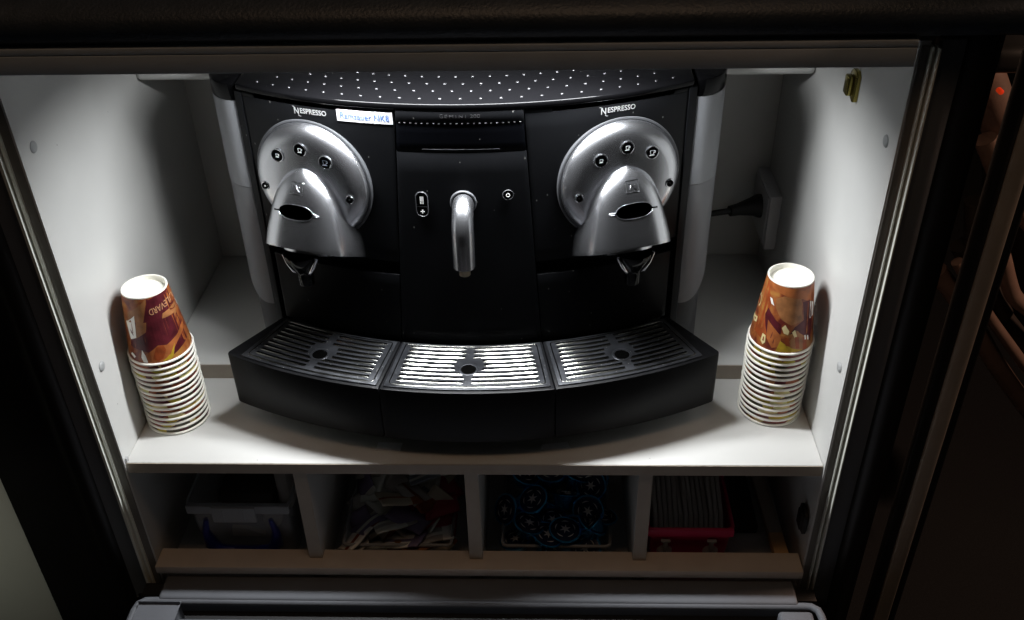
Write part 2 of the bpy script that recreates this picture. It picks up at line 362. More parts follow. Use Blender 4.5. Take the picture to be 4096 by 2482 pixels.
# core housing
bm=NB(); pr=[(cyl(p,0,.487).x,cyl(p,0,.487).y) for p in range(-28,29,2)]+[(.24,.16),(.24,.385),(-.24,.385),(-.24,.16)]
prism(bm,pr,lambda x,y:(x,y,.026),lambda x,y:(x,y,.388)); finish('core',bm,'black',mach)
for s in (-1,1):
    g=.10
    fin=lambda z:s*(fc(z)+g)
    bm=NB(); a,b=(lambda z:-28.3),(lambda z:-(fc(z)+g))
    if s>0: a,b=(lambda z:fc(z)+g),(lambda z:28.3)
    cpanel(bm,a,b,.2065,.3822,nf=40,nz=10); fp=finish('front_panel',bm,'black',mach)
    bm=NB(); cpanel(bm,s*10.8,s*(fc(.385)+.1),.3822,.3865,th=.01,nf=6,nz=1,bev=.0003); finish('panel_tab',bm,'black',fp)
    # small lugs on the outer end of the opening slit
    bm=NB(); cpanel(bm,s*26.2,s*28.3,.3822,.3862,th=.01,nf=4,nz=1,bev=.0003); finish('panel_tab',bm,'black',fp)
    bm=NB(); a,b=(lambda z:-27.6),(lambda z:-(fc(z)+g))
    if s>0: a,b=(lambda z:fc(z)+g),(lambda z:27.6)
    cpanel(bm,a,b,.098,.1895,nf=40,nz=6,bev=.0011); finish('lower_panel',bm,'black',mach)
    # dark corner strip beside the grey side cover
    bm=NB(); pr=[(s*.2372,.158),(s*.2462,.1640),(s*.2462,.20),(s*.225,.20)]
    prism(bm,pr,lambda x,y:(x,y,.03),lambda x,y:(x,y,.386),bev=.0008); finish('corner_strip',bm,'black',mach)
    # side covers: quarter-round columns
    def colprof(ins,n=14):
        P=[(s*(.2467+(.0372-ins)*math.sin(t*math.pi/2/n)), .2157-(.0500-ins)*math.cos(t*math.pi/2/n)) for t in range(n+1)]
        return P+[(s*(.2839-ins),.375),(s*.2467,.375)]
    bm=NB(); prism(bm,colprof(0),lambda x,y:(x,y,.3735),lambda x,y:(x,y,.3925),bev=.0012); finish('side_cap',bm,'gloss',mach)
    bm=NB(); prism(bm,colprof(.0003),lambda x,y:(x,y,.2695),lambda x,y:(x,y,.3730)); finish('side_cover',bm,'greyside',mach)
    # lower cover with its rounded lower corner
    def lowz(x,y):
        u=min(1,max(0,(abs(x)-.2467)/.037)); return .110+.034*(u**3)+(.02 if y>.25 else 0)
    bm=NB(); prism(bm,colprof(.0006),lambda x,y:(x,y,lowz(x,y)),lambda x,y:(x,y,.2690)); finish('water_tank',bm,'greytank',mach)
    bm=NB(); prism(bm,colprof(.006),lambda x,y:(x,y,.026),lambda x,y:(x,y,.150)); finish('base_side',bm,'darkgrey',mach)
# centre column
bm=NB(); cpanel(bm,lambda z:-fc(z),lambda z:fc(z),.0975,.3418,nf=24,nz=10,r=.5004); cpn=finish('centre_panel',bm,'black',mach)
bm=NB(); cpanel(bm,lambda z:-fc(z)+.05,lambda z:fc(z)-.05,.3425,.3735,nf=24,nz=3,r=.5005,bev=.0004); scr=finish('display',bm,'screen',mach)
bm=NB(); cpanel(bm,lambda z:-fc(z),lambda z:fc(z),.3747,.3868,nf=24,nz=2,r=.5012,bev=.0006); hd=finish('header_panel',bm,'black',mach)
# display window and its edge line; the dots are painted light reflections
bm=NB(); cpanel(bm,-4.6,4.6,.3453,.3456,r=.5007,th=.001,nf=16,nz=1,bev=0); finish('window_edge',bm,'printdim',scr)
bm=NB()
for k in range(22):
    p=-7.05+k*14.1/21
    cpanel(bm,p-.10,p+.10,.3737,.3744,r=.5012,th=.003,nf=3,nz=1,bev=0)
finish('reflection_row',bm,'reflectdot',scr)
bm=NB(); add_text(bm,'Gᴇᴍɪɴɪ'if False else 'G',.0056,lambda x,y,z:cyl((x-.0178)/RB*57.3,.3818+y,.5014+z),extr=.0001)
add_text(bm,'EMINI',.0044,lambda x,y,z:cyl((x-.0038)/RB*57.3,.3815+y,.5014+z),extr=.0001,spacing=1.5,width=.0215)
add_text(bm,'200',.0054,lambda x,y,z:cyl((x+.0160)/RB*57.3,.3818+y,.5014+z),extr=.0001,width=.0100)
finish('model_lettering',bm,'printdim',hd,smooth=0)
# maker's word on both front panels
for s,p0 in ((-1,-18.2),(1,18.9)):
    bm=NB(); zc=.3768
    f=lambda x,y,z:cyl(p0+x/RB*57.3,zc+y,.5003+z)
    add_text(bm,'ESPRESSO',.0078,lambda x,y,z:f(x+.0030,y,z),extr=.0001,bold=.00008,width=.0305)
    add_text(bm,'N',.0098,lambda x,y,z:f(x-.0166,y-.0008,z),extr=.0001,bold=.0001,width=.0054)
    sw=[(-.0215,.0042),(-.0200,.0044),(-.0178,.0034),(-.0172,.0020),(-.0190,.0034)]
    prism(bm,sw,lambda x,y:f(x,y,.0),lambda x,y:f(x,y,.0001))
    sw=[(-.0146,-.0040),(-.0132,-.0054),(-.0112,-.0058),(-.0130,-.0063),(-.0150,-.0052)]
    prism(bm,sw,lambda x,y:f(x,y,.0),lambda x,y:f(x,y,.0001))
    finish('brand_lettering',bm,'print',mach,smooth=0)
# name label
bm=NB(); cpanel(bm,-14.72,-7.82,.3713,.3838,r=.5006,th=.0006,nf=10,nz=1,bev=0)
for v in bm.verts:
    u=(v.co.x+.1)/.03; v.co.z-=.0
lb=finish('name_label',bm,'label',mach)
bm=NB(); add_text(bm,'Ramsauer NK8',.0098,lambda x,y,z:cyl(-11.27+x/RB*57.3,.3774+y,.5008+z),extr=.00005,bold=.0,width=.0525)
finish('handwriting' if False else 'lettering',bm,'ink',lb,smooth=0)
# faint thumb smudge above the right word
# top plate with beads
bm=NB(); n=40; RT=.5015
arc=[(cyl(-28.9+57.8*i/n,0,RT).x,cyl(-28.9+57.8*i/n,0,RT).y) for i in range(n+1)]
prism(bm,arc+[(.2445,.385),(-.2445,.385)],lambda x,y:(x,y,.3874),lambda x,y:(x,y,.3945),bev=.0018)
arc2=[(cyl(-28+56*i/n,0,.5075).x*1.0,cyl(-28+56*i/n,0,.5075).y) for i in range(n+1)]
for row in range(12):
    r=.4868-.0203*row; st=2.44*(.5/r) if False else 2.44
    off=.5*st if row%2 else 0
    k=-11
    for k in range(-12,13):
        p=k*st+off+.1
        if abs(p)>27.0: continue
        P=cyl(p,.3943,r); 
        if abs(P.x)>.236: continue
        lathe(bm,[(.0020,0),(.0018,.0008),(.0012,.0013),(0,.0016)],Matrix.Translation(P),14,mi=1)
finish('top_plate',bm,['gloss','bead'],mach,smooth=50)
# opening slits show as hollows (core is behind them)
# spout
bm=NB(); ang=[i*9 for i in range(0,10)]
O=Vector((MX-.0003,CY-RB,.2845)); pts=[O+Vector((0,.006,0))]
rr=.027
for a in ang: pts.append(O+Vector((0,-rr*math.sin(rad(a)),-rr*(1-math.cos(rad(a))))))
end=pts[-1]
pts+= [end+Vector((0,-.0005,-.012)),end+Vector((0,-.0008,-.028)),end+Vector((0,-.001,-.0405))]
tube(bm,pts,[.0112]*4+[.0114]*4+[.0116]*(len(pts)-8),32); 
sp=finish('hot_water_spout',bm,'silver',mach,smooth=50)
tip=pts[-1]
bm=NB(); lathe(bm,[(0,.002),(.0062,.002),(.0062,-.0098),(.0050,-.0102),(.0050,-.006),(0,-.006)],Matrix.Translation(tip),24); finish('spout_tip',bm,'steel',sp)
bm=NB(); lathe(bm,[(.0108,-.002),(.0142,-.002),(.0142,.0018),(.0136,.003),(.0124,.003),(.0118,.0015)],Matrix.Translation(O)@Matrix.Rotation(rad(90),4,'X'),40); finish('spout_collar',bm,'darkgrey',sp)
# pill shaped rinse button
def patch(bm,pts,f,h,mi=0): prism(bm,pts,lambda x,y:f(x,y,0),lambda x,y:f(x,y,h),mi=mi)
def pill(w,h,n=10):
    P=[]
    for i in range(n+1): a=math.pi*i/n; P.append((w*math.cos(a),(h-w)+w*math.sin(a)))
    for i in range(n+1): a=math.pi+math.pi*i/n; P.append((w*math.cos(a),-(h-w)+w*math.sin(a)))
    return P
pb=lambda x,y,z:cyl(-5.1+x/RB*57.3,.2817+y,.5012+z)
bm=NB(); patch(bm,pill(.0060,.0142),pb,.0006)
pl=pill(.0064,.0146); tube(bm,[pb(x,y,.0006) for x,y in pl],.00055,6,mi=1,closed=True)
for x in (-.0014,.0,.0014):
    patch(bm,[(x-.00045,.0035),(x+.00045,.0035),(x+.00045,.0095),(x-.00045,.0095)],lambda a,b,c:pb(a,b,.0006+c),.0002,mi=2)
    for y in (.0012,.0024): patch(bm,[(x-.0004,y-.0004),(x+.0004,y-.0004),(x+.0004,y+.0004),(x-.0004,y+.0004)],lambda a,b,c:pb(a,b,.0006+c),.0002,mi=2)
for a,b in ((.0022,.0005),(.0005,.0022)): patch(bm,[(-a,-.0085-b),(a,-.0085-b),(a,-.0085+b),(-a,-.0085+b)],lambda p,q,c:pb(p,q,.0006+c+ (.00005 if a>b else 0)),.0002,mi=2)
patch(bm,[(-.006,-.0028),(.006,-.0028),(.006,-.0024),(-.006,-.0024)],lambda p,q,c:pb(p,q,.0006+c),.0001,mi=1)
finish('rinse_button',bm,['gloss','darkgrey','icon'],mach,smooth=30)
pb=lambda x,y,z:cyl(5.4+x/RB*57.3,.2925+y,.5012+z)
bm=NB(); circ=lambda r,n=24,x0=0,y0=0:[(x0+r*math.cos(2*math.pi*i/n),y0+r*math.sin(2*math.pi*i/n)) for i in range(n)]
patch(bm,circ(.0052),pb,.0007); tube(bm,[pb(x,y,.0006) for x,y in circ(.0056)],.0004,6,mi=1,closed=True)
tube(bm,[pb(.0019*math.sin(rad(a)),.0019*math.cos(rad(a))-.0002,.0009) for a in range(40,321,20)],.00032,6,mi=2)
tube(bm,[pb(0,.0004,.0009),pb(0,.0026,.0009)],.00032,6,mi=2)
finish('power_button',bm,['gloss','darkgrey','icon'],mach,smooth=30)

# ------------------------------------------------------------------ brew heads
def brew_head(side,phi,u0):
    a=rad(phi); nn=Vector((math.sin(a),-math.cos(a),0)); uu=Vector((math.cos(a),math.sin(a),0)); vv=Vector((0,0,1))
    O=Vector((MX,CY,0))+RB*nn+Vector((0,0,.297))
    def P(u,v,w): return O+uu*u+vv*v+nn*w
    M4=Matrix((( uu.x,vv.x,nn.x,O.x),(uu.y,vv.y,nn.y,O.y),(uu.z,vv.z,nn.z,O.z),(0,0,0,1)))
    bm=NB()
    prof=[(0,.0165),(.030,.0165),(.050,.0160),(.0545,.0153),(.0585,.0138),(.0615,.0118),(.0640,.0092),(.0660,.0062),(.0672,.0035),(.0675,.0005),(.0675,-.009)]
    lathe(bm,prof,M4,128)
    lathe(bm,[(.0682,-.008),(.0702,-.003),(.0704,-.0006),(.0702,.0006),(.0695,.0011),(.0680,.0011),(.0678,-.004)],M4,128,mi=1)
    hd=finish('brew_head',bm,['silver','darkgrey'],mach,smooth=40)
    # nose: tapered beak from the disc, cut by a plane that rises outwards
    t=NB(); VV=[];nth=40
    pexp=lambda v: 2.5+1.4*min(1,max(0,(.02-v)/.035))
    tab=[(.0230,.0,.0160),(.0222,.0062,.0180),(.0205,.0115,.0208),(.018,.0170,.0240),(.013,.0235,.0290),(.0065,.0290,.0333),(-.001,.0335,.0370),(-.010,.0370,.0402),(-.020,.0402,.0436),(-.031,.0432,.0474),(-.042,.0462,.0512),(-.053,.0486,.0550),(-.065,.0503,.0584),(-.080,.0512,.0610),(-.100,.0515,.0620)]
    for v,aa,bb in tab:
        row=[]
        for k in range(nth+1):
            th=math.pi*k/nth; cx=math.cos(th); sx=math.sin(th)
            e=2/pexp(v)
            u=aa*math.copysign(abs(cx)**e,cx); w_=-.004+(bb+.004)*(sx**e)
            row.append(t.verts.new(P(u,v,w_)))
        VV.append(row)
    for r0,r1 in zip(VV,VV[1:]):
        for k in range(nth):
            try: t.faces.new([r0[k],r1[k],r1[k+1],r0[k+1]])
            except ValueError: pass
        t.faces.new([r0[0],r0[nth],r1[nth],r1[0]])
    t.faces.new(VV[-1]); bmesh.ops.remove_doubles(t,verts=t.verts[:],dist=1e-6)
    pn=(vv*1-nn*.55).normalized(); pc=P(0,-.0865,0)
    r=bmesh.ops.bisect_plane(t,geom=t.verts[:]+t.edges[:]+t.faces[:],plane_co=pc,plane_no=-pn,clear_outer=True)
    es=[g for g in r['geom_cut'] if isinstance(g,bmesh.types.BMEdge)]
    bmesh.ops.holes_fill(t,edges=es) if es else None
    bmesh.ops.recalc_face_normals(t,faces=t.faces[:])
    # rounded lower rim
    bmesh.ops.remove_doubles(t,verts=t.verts[:],dist=2e-5)
    el=[e for e in t.edges if e.calc_face_angle(0)>.7 and all(abs((v.co-pc).dot(pn))<1e-4 and (v.co-O).dot(nn)>-.0035 for v in e.verts)]
    bmesh.ops.bevel(t,geom=el,offset=.0018,segments=3,affect='EDGES',profile=.5,clamp_overlap=True)
    bmesh.ops.dissolve_degenerate(t,edges=t.edges[:],dist=1e-5)
    ns=finish('nose',t,'silver',hd,smooth=38)
    # surface lookup for details on the nose
    def surf(u,v):
        for (v0,a0,b0),(v1,a1,b1) in zip(tab,tab[1:]):
            if v1<=v<=v0:
                f=(v0-v)/(v0-v1); aa=a0+(a1-a0)*f; bb=b0+(b1-b0)*f; break
        e=2/pexp(v); c_=min(1,abs(u)/aa)**(1/e); s_=math.sqrt(max(0,1-c_*c_)); return -.004+(bb+.004)*(s_**e)
    def fs(u,y,w,c0=(-.0175,.0427)):
        v=y
        for _ in range(12): v=y+.55*(surf(u,v)-c0[1])
        return P(u,v,surf(u,v)+w)
    # opening in the nose (boolean recess)
    vc=-.0175
    eye=[]
    for i in range(41):
        tt=i/40; x=-.0208+.0416*tt; h=.0092*(1-abs(x/.0208)**3.0)**.55 if abs(x)<.0208 else 0
        eye.append((x,h))
    up=[(x,max(h,.0011)) for x,h in eye]; outl=[(-.0275,-.0011),(-.0275,.0011)]+[(x,h) for x,h in up]+[(.0275,.0011),(.0275,-.0011)]+[(x,-h) for x,h in reversed(up)]
    cut=NB(); prism(cut,outl,lambda x,y:P(x,y+vc+.55*(.020-.0427),.020),lambda x,y:P(x,y+vc+.55*(.09-.0427),.09)); bmesh.ops.recalc_face_normals(cut,faces=cut.faces[:])
    mc=bpy.data.meshes.new('cut'); bmesh.ops.translate(cut,verts=cut.verts[:],vec=-ORG[mach.name]); cut.to_mesh(mc); cut.free(); mc.materials.append(M['dark']); oc=bpy.data.objects.new('cut',mc); COL.objects.link(oc)
    oc.location=ORG[mach.name]
    ns.data.materials.append(M['dark'])
    for p in mc.polygons: p.material_index=0
    mod=ns.modifiers.new('b','BOOLEAN'); mod.object=oc; mod.operation='DIFFERENCE'; mod.solver='EXACT'; mod.material_mode='TRANSFER'
    bpy.context.view_layer.update()
    dg=bpy.context.evaluated_depsgraph_get(); me=bpy.data.meshes.new_from_object(ns.evaluated_get(dg)); ns.modifiers.clear(); ns.data=me
    tb=NB(); tb.from_mesh(me); bmesh.ops.remove_doubles(tb,verts=tb.verts[:],dist=1e-5); bmesh.ops.triangulate(tb,faces=[f for f in tb.faces if len(f.verts)>4]); tb.to_mesh(me); tb.free()
    for p_ in me.polygons: p_.use_smooth=True
    me.set_sharp_from_angle(angle=rad(32))
    bpy.data.objects.remove(oc)
    bm=NB(); ring=[fs(x*1.0,y+vc,.0001) for x,y in outl]
    # densify the rim path so it hugs the surface
    RP=[]; L=len(outl)
    for i in range(L):
        (x0,y0),(x1,y1)=outl[i],outl[(i+1)%L]; k=max(1,int(math.hypot(x1-x0,y1-y0)/.0015))
        for q in range(k): RP.append(fs(x0+(x1-x0)*q/k,y0+(y1-y0)*q/k+vc,.0001))
    tube(bm,RP,.00042,6,closed=True); finish('opening_rim',bm,'silver',hd,smooth=60)
    # square emblem with a slanted letter
    bm=NB(); q=.0072; ev=.0118
    sq=[]
    for (x0,y0),(x1,y1) in (((-q,-q),(q,-q)),((q,-q),(q,q)),((q,q),(-q,q)),((-q,q),(-q,-q))):
        for k in range(8): sq.append(fs(x0+(x1-x0)*k/8,y0+(y1-y0)*k/8+ev,.00005))
    tube(bm,sq,.00038,6,closed=True)
    st=[(-.0036,.0036),(-.0012,.0030),(.0008,-.0005),(.0026,-.0034),(.0044,-.0040)]
    tube(bm,[fs(x,y+ev,.0001) for x,y in st],[.0003,.0007,.0008,.0006,.0003],6)
    st=[(-.0030,-.0040),(-.0022,-.0008),(-.0002,.0028)]
    tube(bm,[fs(x,y+ev,.0001) for x,y in st],[.0003,.0005,.0003],6)
    lathe(bm,[(0,.0006),(.0006,.0004),(.0007,0)],Matrix.Translation(fs(.0030,ev+.0014,0))@M4.to_3x3().to_4x4(),10)
    finish('emblem',bm,'chrome',hd,smooth=60)
    # three drink buttons with cup icons
    bs=[(-.0290,.0330,.75),(0,.0430,.95),(.0285,.0330,1.15)]
    for i,(bu,bv,ks) in enumerate(bs):
        bm=NB(); f=lambda x,y,z:P(bu+x,bv+y,.0162+z)
        patch(bm,circ(.0066,32),f,.0012,0)
        tube(bm,[f(x,y,.0008) for x,y in circ(.0070,32)],.0007,8,mi=1,closed=True)
        k=.0021*ks; g=lambda x,y,z:f(x*k,y*k,.0012+z)
        tube(bm,[g(x,y,0) for x,y in ((-1.0,1.1),(-.7,-.75),(.55,-.75),(.9,1.1),(-1.0,1.1))],.00022,6,mi=2)
        tube(bm,[g(x,y,0) for x,y in ((.85,.9),(1.45,.75),(1.35,.05),(.75,-.1))],.0002,6,mi=2)
        tube(bm,[g(x,y,0) for x,y in ((-1.4,-1.15),(1.1,-1.15))],.00026,6,mi=2)
        dim=(side<0 and i==2)
        o=finish('drink_button',bm,['gloss','chrome','icondim' if dim else 'icon'],hd,smooth=40)
        if dim: o['label']='button whose cup sign is not lit'
    for su in (-.0520,.0520):
        bm=NB(); A=M4@Matrix.Translation((su,-.0068,.0158))
        lathe(bm,[(0,.0002),(.0026,.0002),(.0034,.0006),(.0038,.0007)],A,28,mi=1)
        lathe(bm,[(.0038,.0000),(.0038,.0009),(.0043,.0012),(.0049,.0009),(.0051,0)],A,28,mi=0)
        lathe(bm,[(0,.0012),(.0012,.0012),(.0016,.0004)],A,8,mi=0)
        finish('screw',bm,['chrome','dark'],hd,smooth=40)
    # outlet ring, chrome bracket and dark nozzle under the nose
    wc=.031; C0=P(0,-.0865+.55*wc,wc); rot=Matrix((( uu.x,0,0),(uu.y,0,0),(uu.z,0,0))) 
    zz=pn; yy=zz.cross(uu).normalized(); A=Matrix(((uu.x,yy.x,zz.x,C0.x),(uu.y,yy.y,zz.y,C0.y),(uu.z,yy.z,zz.z,C0.z),(0,0,0,1)))
    bm=NB(); t=NB(); lathe(t,[(0,-.0040),(.0255,-.0040),(.0270,-.0033),(.0275,-.0018),(.0275,.002)],Matrix.Diagonal((1,.78,1,1)),48); t.transform(A); merge(bm,t); finish('outlet_ring',bm,'silver',hd,smooth=40)
    N0=P(.0012,-.0865+.55*.040,.044)
    bm=NB(); lathe(bm,[(.0195,-.001),(.0190,-.006),(.0125,-.018),(.0092,-.0235),(.0086,-.027),(.0086,-.0400),(.0080,-.0412),(.0060,-.0412),(.0060,-.034),(0,-.034)],Matrix.Translation(N0),32); finish('coffee_nozzle',bm,'gloss',hd,smooth=40)
    bm=NB()
    for e in (-1,1):
        tube(bm,[N0+uu*(e*.0205)+Vector((0,0,-.003))+nn*.006,N0+uu*(e*.0160)+Vector((0,0,-.013))+nn*.007,N0+uu*(e*.0100)+Vector((0,0,-.0225))+nn*.007,N0+uu*(e*.0088)+Vector((0,0,-.026))+nn*.004],[.0020,.0024,.0020,.0014],10)
    finish('nozzle_bracket',bm,'chrome',hd,smooth=60)
brew_head(-1,-19.17,0); brew_head(1,19.37,0)

# ------------------------------------------------------------------ drip trays
def sector(bm,r0,r1,p0,p1,z0,z1,n=24,bev=0,mi=0,rc=0,only=None):
    pts=[(cyl(p0+(p1-p0)*i/n,0,r1).x,cyl(p0+(p1-p0)*i/n,0,r1).y) for i in range(n+1)]+[(cyl(p1+(p0-p1)*i/n,0,r0).x,cyl(p1+(p0-p1)*i/n,0,r0).y) for i in range(n+1)]
    prism(bm,pts,lambda x,y:(x,y,z0),lambda x,y:(x,y,z1),mi=mi,bev=bev)
def arc_tube(bm,r,p0,p1,z,rad_,mi,n=14):
    tube(bm,[cyl(p0+(p1-p0)*i/n,z,r) for i in range(n+1)],[rad_*.5]+[rad_]*(n-1)+[rad_*.5],8,mi=mi)
def facet(bm,r,p0,p1,z,mi,n=14,w=.00085,h=.00075):
    # pressed slot edge: a narrow face tipped outwards, tapering at both ends
    t=NB(); rows=[]
    for i in range(n+1):
        k=min(1,.15+min(i,n-i)*.9); p=p0+(p1-p0)*i/n
        rows.append([t.verts.new(cyl(p,z-.0003,r+w*k)),t.verts.new(cyl(p,z+.0001,r+w*k*.9)),t.verts.new(cyl(p,z+h*.55*k,r+w*.05)),t.verts.new(cyl(p,z+h*k,r-w*.85*k)),t.verts.new(cyl(p,z+h*.8*k,r-w*1.05*k)),t.verts.new(cyl(p,z-.0003,r-w*1.1*k))])
    for a,b in zip(rows,rows[1:]):
        for j in range(6): t.faces.new([a[j],b[j],b[(j+1)%6],a[(j+1)%6]])
    t.faces.new(rows[0]); t.faces.new(rows[-1][::-1])
    merge(bm,t,mi)
for k,(p0,p1) in enumerate(((-28.3,-9.51),(-9.42,9.42),(9.51,28.3))):
    bm=NB(); 
    r0,r1=.5035,.5930
    n=24; pts=[]
    def cor(p,r,dp,dr): # rounded outer corner
        return [(p+dp*(1-math.sin(t*math.pi/8)),r+dr*(1-math.cos(t*math.pi/8))) for t in range(5)]
    outer=[]
    pr_=[]
    for i in range(n+1): pr_.append((p0+(p1-p0)*i/n,r1))
    if k==0: pr_=[(p0,r1-.006),(p0+.04,r1-.0036),(p0+.18,r1-.0015),(p0+.4,r1-.0003)]+[(p0+.7+(p1-p0-.7)*i/n,r1) for i in range(n+1)]
    if k==2: pr_=[(p0+(p1-.7-p0)*i/n,r1) for i in range(n+1)]+[(p1-.4,r1-.0003),(p1-.18,r1-.0015),(p1-.04,r1-.0036),(p1,r1-.006)]
    pr_+=[(p1+(p0-p1)*i/n,r0) for i in range(n+1)]
    # the sides of the trays run a little outwards from the radius
    def widen(p,r):
        e=(abs(p)-9.5)/(28.3-9.5) if k!=1 else 0
        tgt=27.75+(r-.5035)/.0895*(1.05 if k==0 else 1.30)
        return (p if k==1 else math.copysign(9.5+e*(tgt-9.5),p)) if abs(p)>9.6 else p
    pts=[(cyl(widen(p,r),0,r).x,cyl(widen(p,r),0,r).y) for p,r in pr_]
    prism(bm,pts,lambda x,y:(x,y+.001,.026),lambda x,y:(x,y,.0985),bev=.0013)
    tray=finish('drip_tray',bm,'tray_black',mach,smooth=40)
    # grille plate
    q0,q1=(p0+(1.5 if k==0 else .35),p1-(1.5 if k==2 else .35)); pm=(q0+q1)/2; zt=.1003
    bm=NB(); sector(bm,.5068,.5888,q0,q1,.0975,zt,bev=.0006,mi=0)
    hole=(pm,.5528); zr=zt+.0001
    gr=.0013
    for r_ in range(9):
        r=.5160+.0077*r_
        e0,e1=q0+1.15,q1-1.15
        gap=.45 if not 3<=r_<=5 else (1.55 if r_!=4 else 1.75)
        for a,b in ((e0,pm-gap),(pm+gap,e1)):
            facet(bm,r,a,b,zt,1)
            sector(bm,r-.0038,r-.0012,a+.08,b-.08,zt-.0002,zt+.0002,n=10,mi=2)
    # raised outline
    OT=[]
    oa,ob,ra,rb_=q0+.5,q1-.5,.5098,.5838
    OT+= [cyl(oa+.35+(ob-oa-.7)*i/20,zr-.0006,rb_) for i in range(21)]
    OT+= [cyl(ob-.06,zr-.0006,rb_-.0012),cyl(ob,zr-.0006,rb_-.004)]
    OT+= [cyl(ob,zr-.0006,ra+.004),cyl(ob-.06,zr-.0006,ra+.0012)]
    OT+= [cyl(ob-.35-(ob-oa-.7)*i/20,zr-.0006,ra) for i in range(21)]
    OT+= [cyl(oa+.06,zr-.0006,ra+.0012),cyl(oa,zr-.0006,ra+.004),cyl(oa,zr-.0006,rb_-.004),cyl(oa+.06,zr-.0006,rb_-.0012)]
    tube(bm,OT,.0009,8,mi=3,closed=True); facet(bm,rb_+.0004,oa+.3,ob-.3,zt,1,n=20,w=.0012)
    C0=cyl(pm,zt,.5528)
    lathe(bm,[(.0116,.0001),(.0112,.0006),(.0096,.0008),(.0086,.0004)],Matrix.Translation(C0),32,mi=0)
    lathe(bm,[(.0088,.00035),(0,.00035)],Matrix.Translation(C0),32,mi=2)
    finish('grille',bm,['grille','ridge','dark','ridge'],tray,smooth=50)
# feet and clear pads below the tray joints
for x,y in ((-.2,.19),(.2,.19),(-.2,.35),(.2,.35),(0,.19)):
    bm=NB(); lathe(bm,[(0,.0268),(.012,.0268),(.011,.0222),(0,.0222)],Matrix.Translation((x,y,0)),20); finish('foot',bm,'rubber',mach)
for s in (-1,1):
    bm=NB(); pts=[(s*.112,.0225),(s*.1105,.0355),(s*.0815,.0350),(s*.0835,.0215)] if s<0 else [(.080,.0240),(.0825,.0335),(.1115,.0375),(.1150,.0265)]
    prism(bm,pts,lambda x,y:(x,y,.0002),lambda x,y:(x,y,.0010))
    o=finish('tape_piece',bm,'tape',org=(s*.097,.029,0))
    tag(o,'clear tape piece on the shelf below the left joint of the drip trays' if s<0 else 'clear tape piece on the shelf below the right joint of the drip trays','tape','tape pieces on the shelf')

# ================================================================== PAPER CUPS
def cup_r(z): return .0355-(.0355-.0252)*(z-.003)/(.0845-.003)
bm=NB()
prof=[(.0345,.0035)]+[(cup_r(z),z) for z in (.003,.02,.04,.06,.0835)]
lathe(bm,prof,None,56,mi=0)
lathe(bm,[(.0252,.0835),(.0250,.0848),(.0240,.0850),(.0232,.0846),(.0229,.0835),(.0228,.0790)],None,56,mi=1)
lathe(bm,[(.0228,.0790),(.0222,.0784),(0,.0784)],None,56,mi=2)
me_cup=bpy.data.meshes.new('paper_cup'); bmesh.ops.recalc_face_normals(bm,faces=bm.faces[:]); bm.to_mesh(me_cup); bm.free()
for m in ('cupprint','paperwhite','cupbase'): me_cup.materials.append(M[m])
for p in me_cup.polygons: p.use_smooth=True
me_cup.set_sharp_from_angle(angle=rad(40))
bm=NB(); tube(bm,[(  .0360*math.cos(2*math.pi*i/64),.0360*math.sin(2*math.pi*i/64),.0016) for i in range(64)],.00155,10,closed=True)
me_rim=bpy.data.meshes.new('rolled_rim'); bmesh.ops.recalc_face_normals(bm,faces=bm.faces[:]); bm.to_mesh(me_rim); bm.free(); me_rim.materials.append(M['paperwhite'])
for p in me_rim.polygons: p.use_smooth=True
ordn=['lowest','second','third','fourth','fifth','sixth','seventh','eighth','ninth','tenth','eleventh','twelfth','thirteenth','fourteenth']
cups={}
def make_stack(x,y,side,n=15,dz=.0074):
    for k in range(n):
        o=bpy.data.objects.new('paper_cup',me_cup); link(o)
        jx=random.uniform(-.0005,.0005); o.location=(x+jx,y+random.uniform(-.0005,.0005),.0004+dz*k); o.rotation_euler=(0,0,random.uniform(0,6.28))
        o['category']='paper cup'; o['group']='upside down paper cups in the %s stack'%side
        if k==n-1:
            o['label']='topmost upside down paper cup of the %s stack, its brown printed side in full view'%side
        else: o['label']='upside down paper cup, %s from the shelf in the %s stack by the %s wall'%(ordn[k],side,side)
        r=bpy.data.objects.new('rolled_rim',me_rim); link(r,o)
        if k==n-1: cups[side]=o
make_stack(-.3625,.0845,'left'); make_stack(.3573,.1025,'right',dz=.00755)
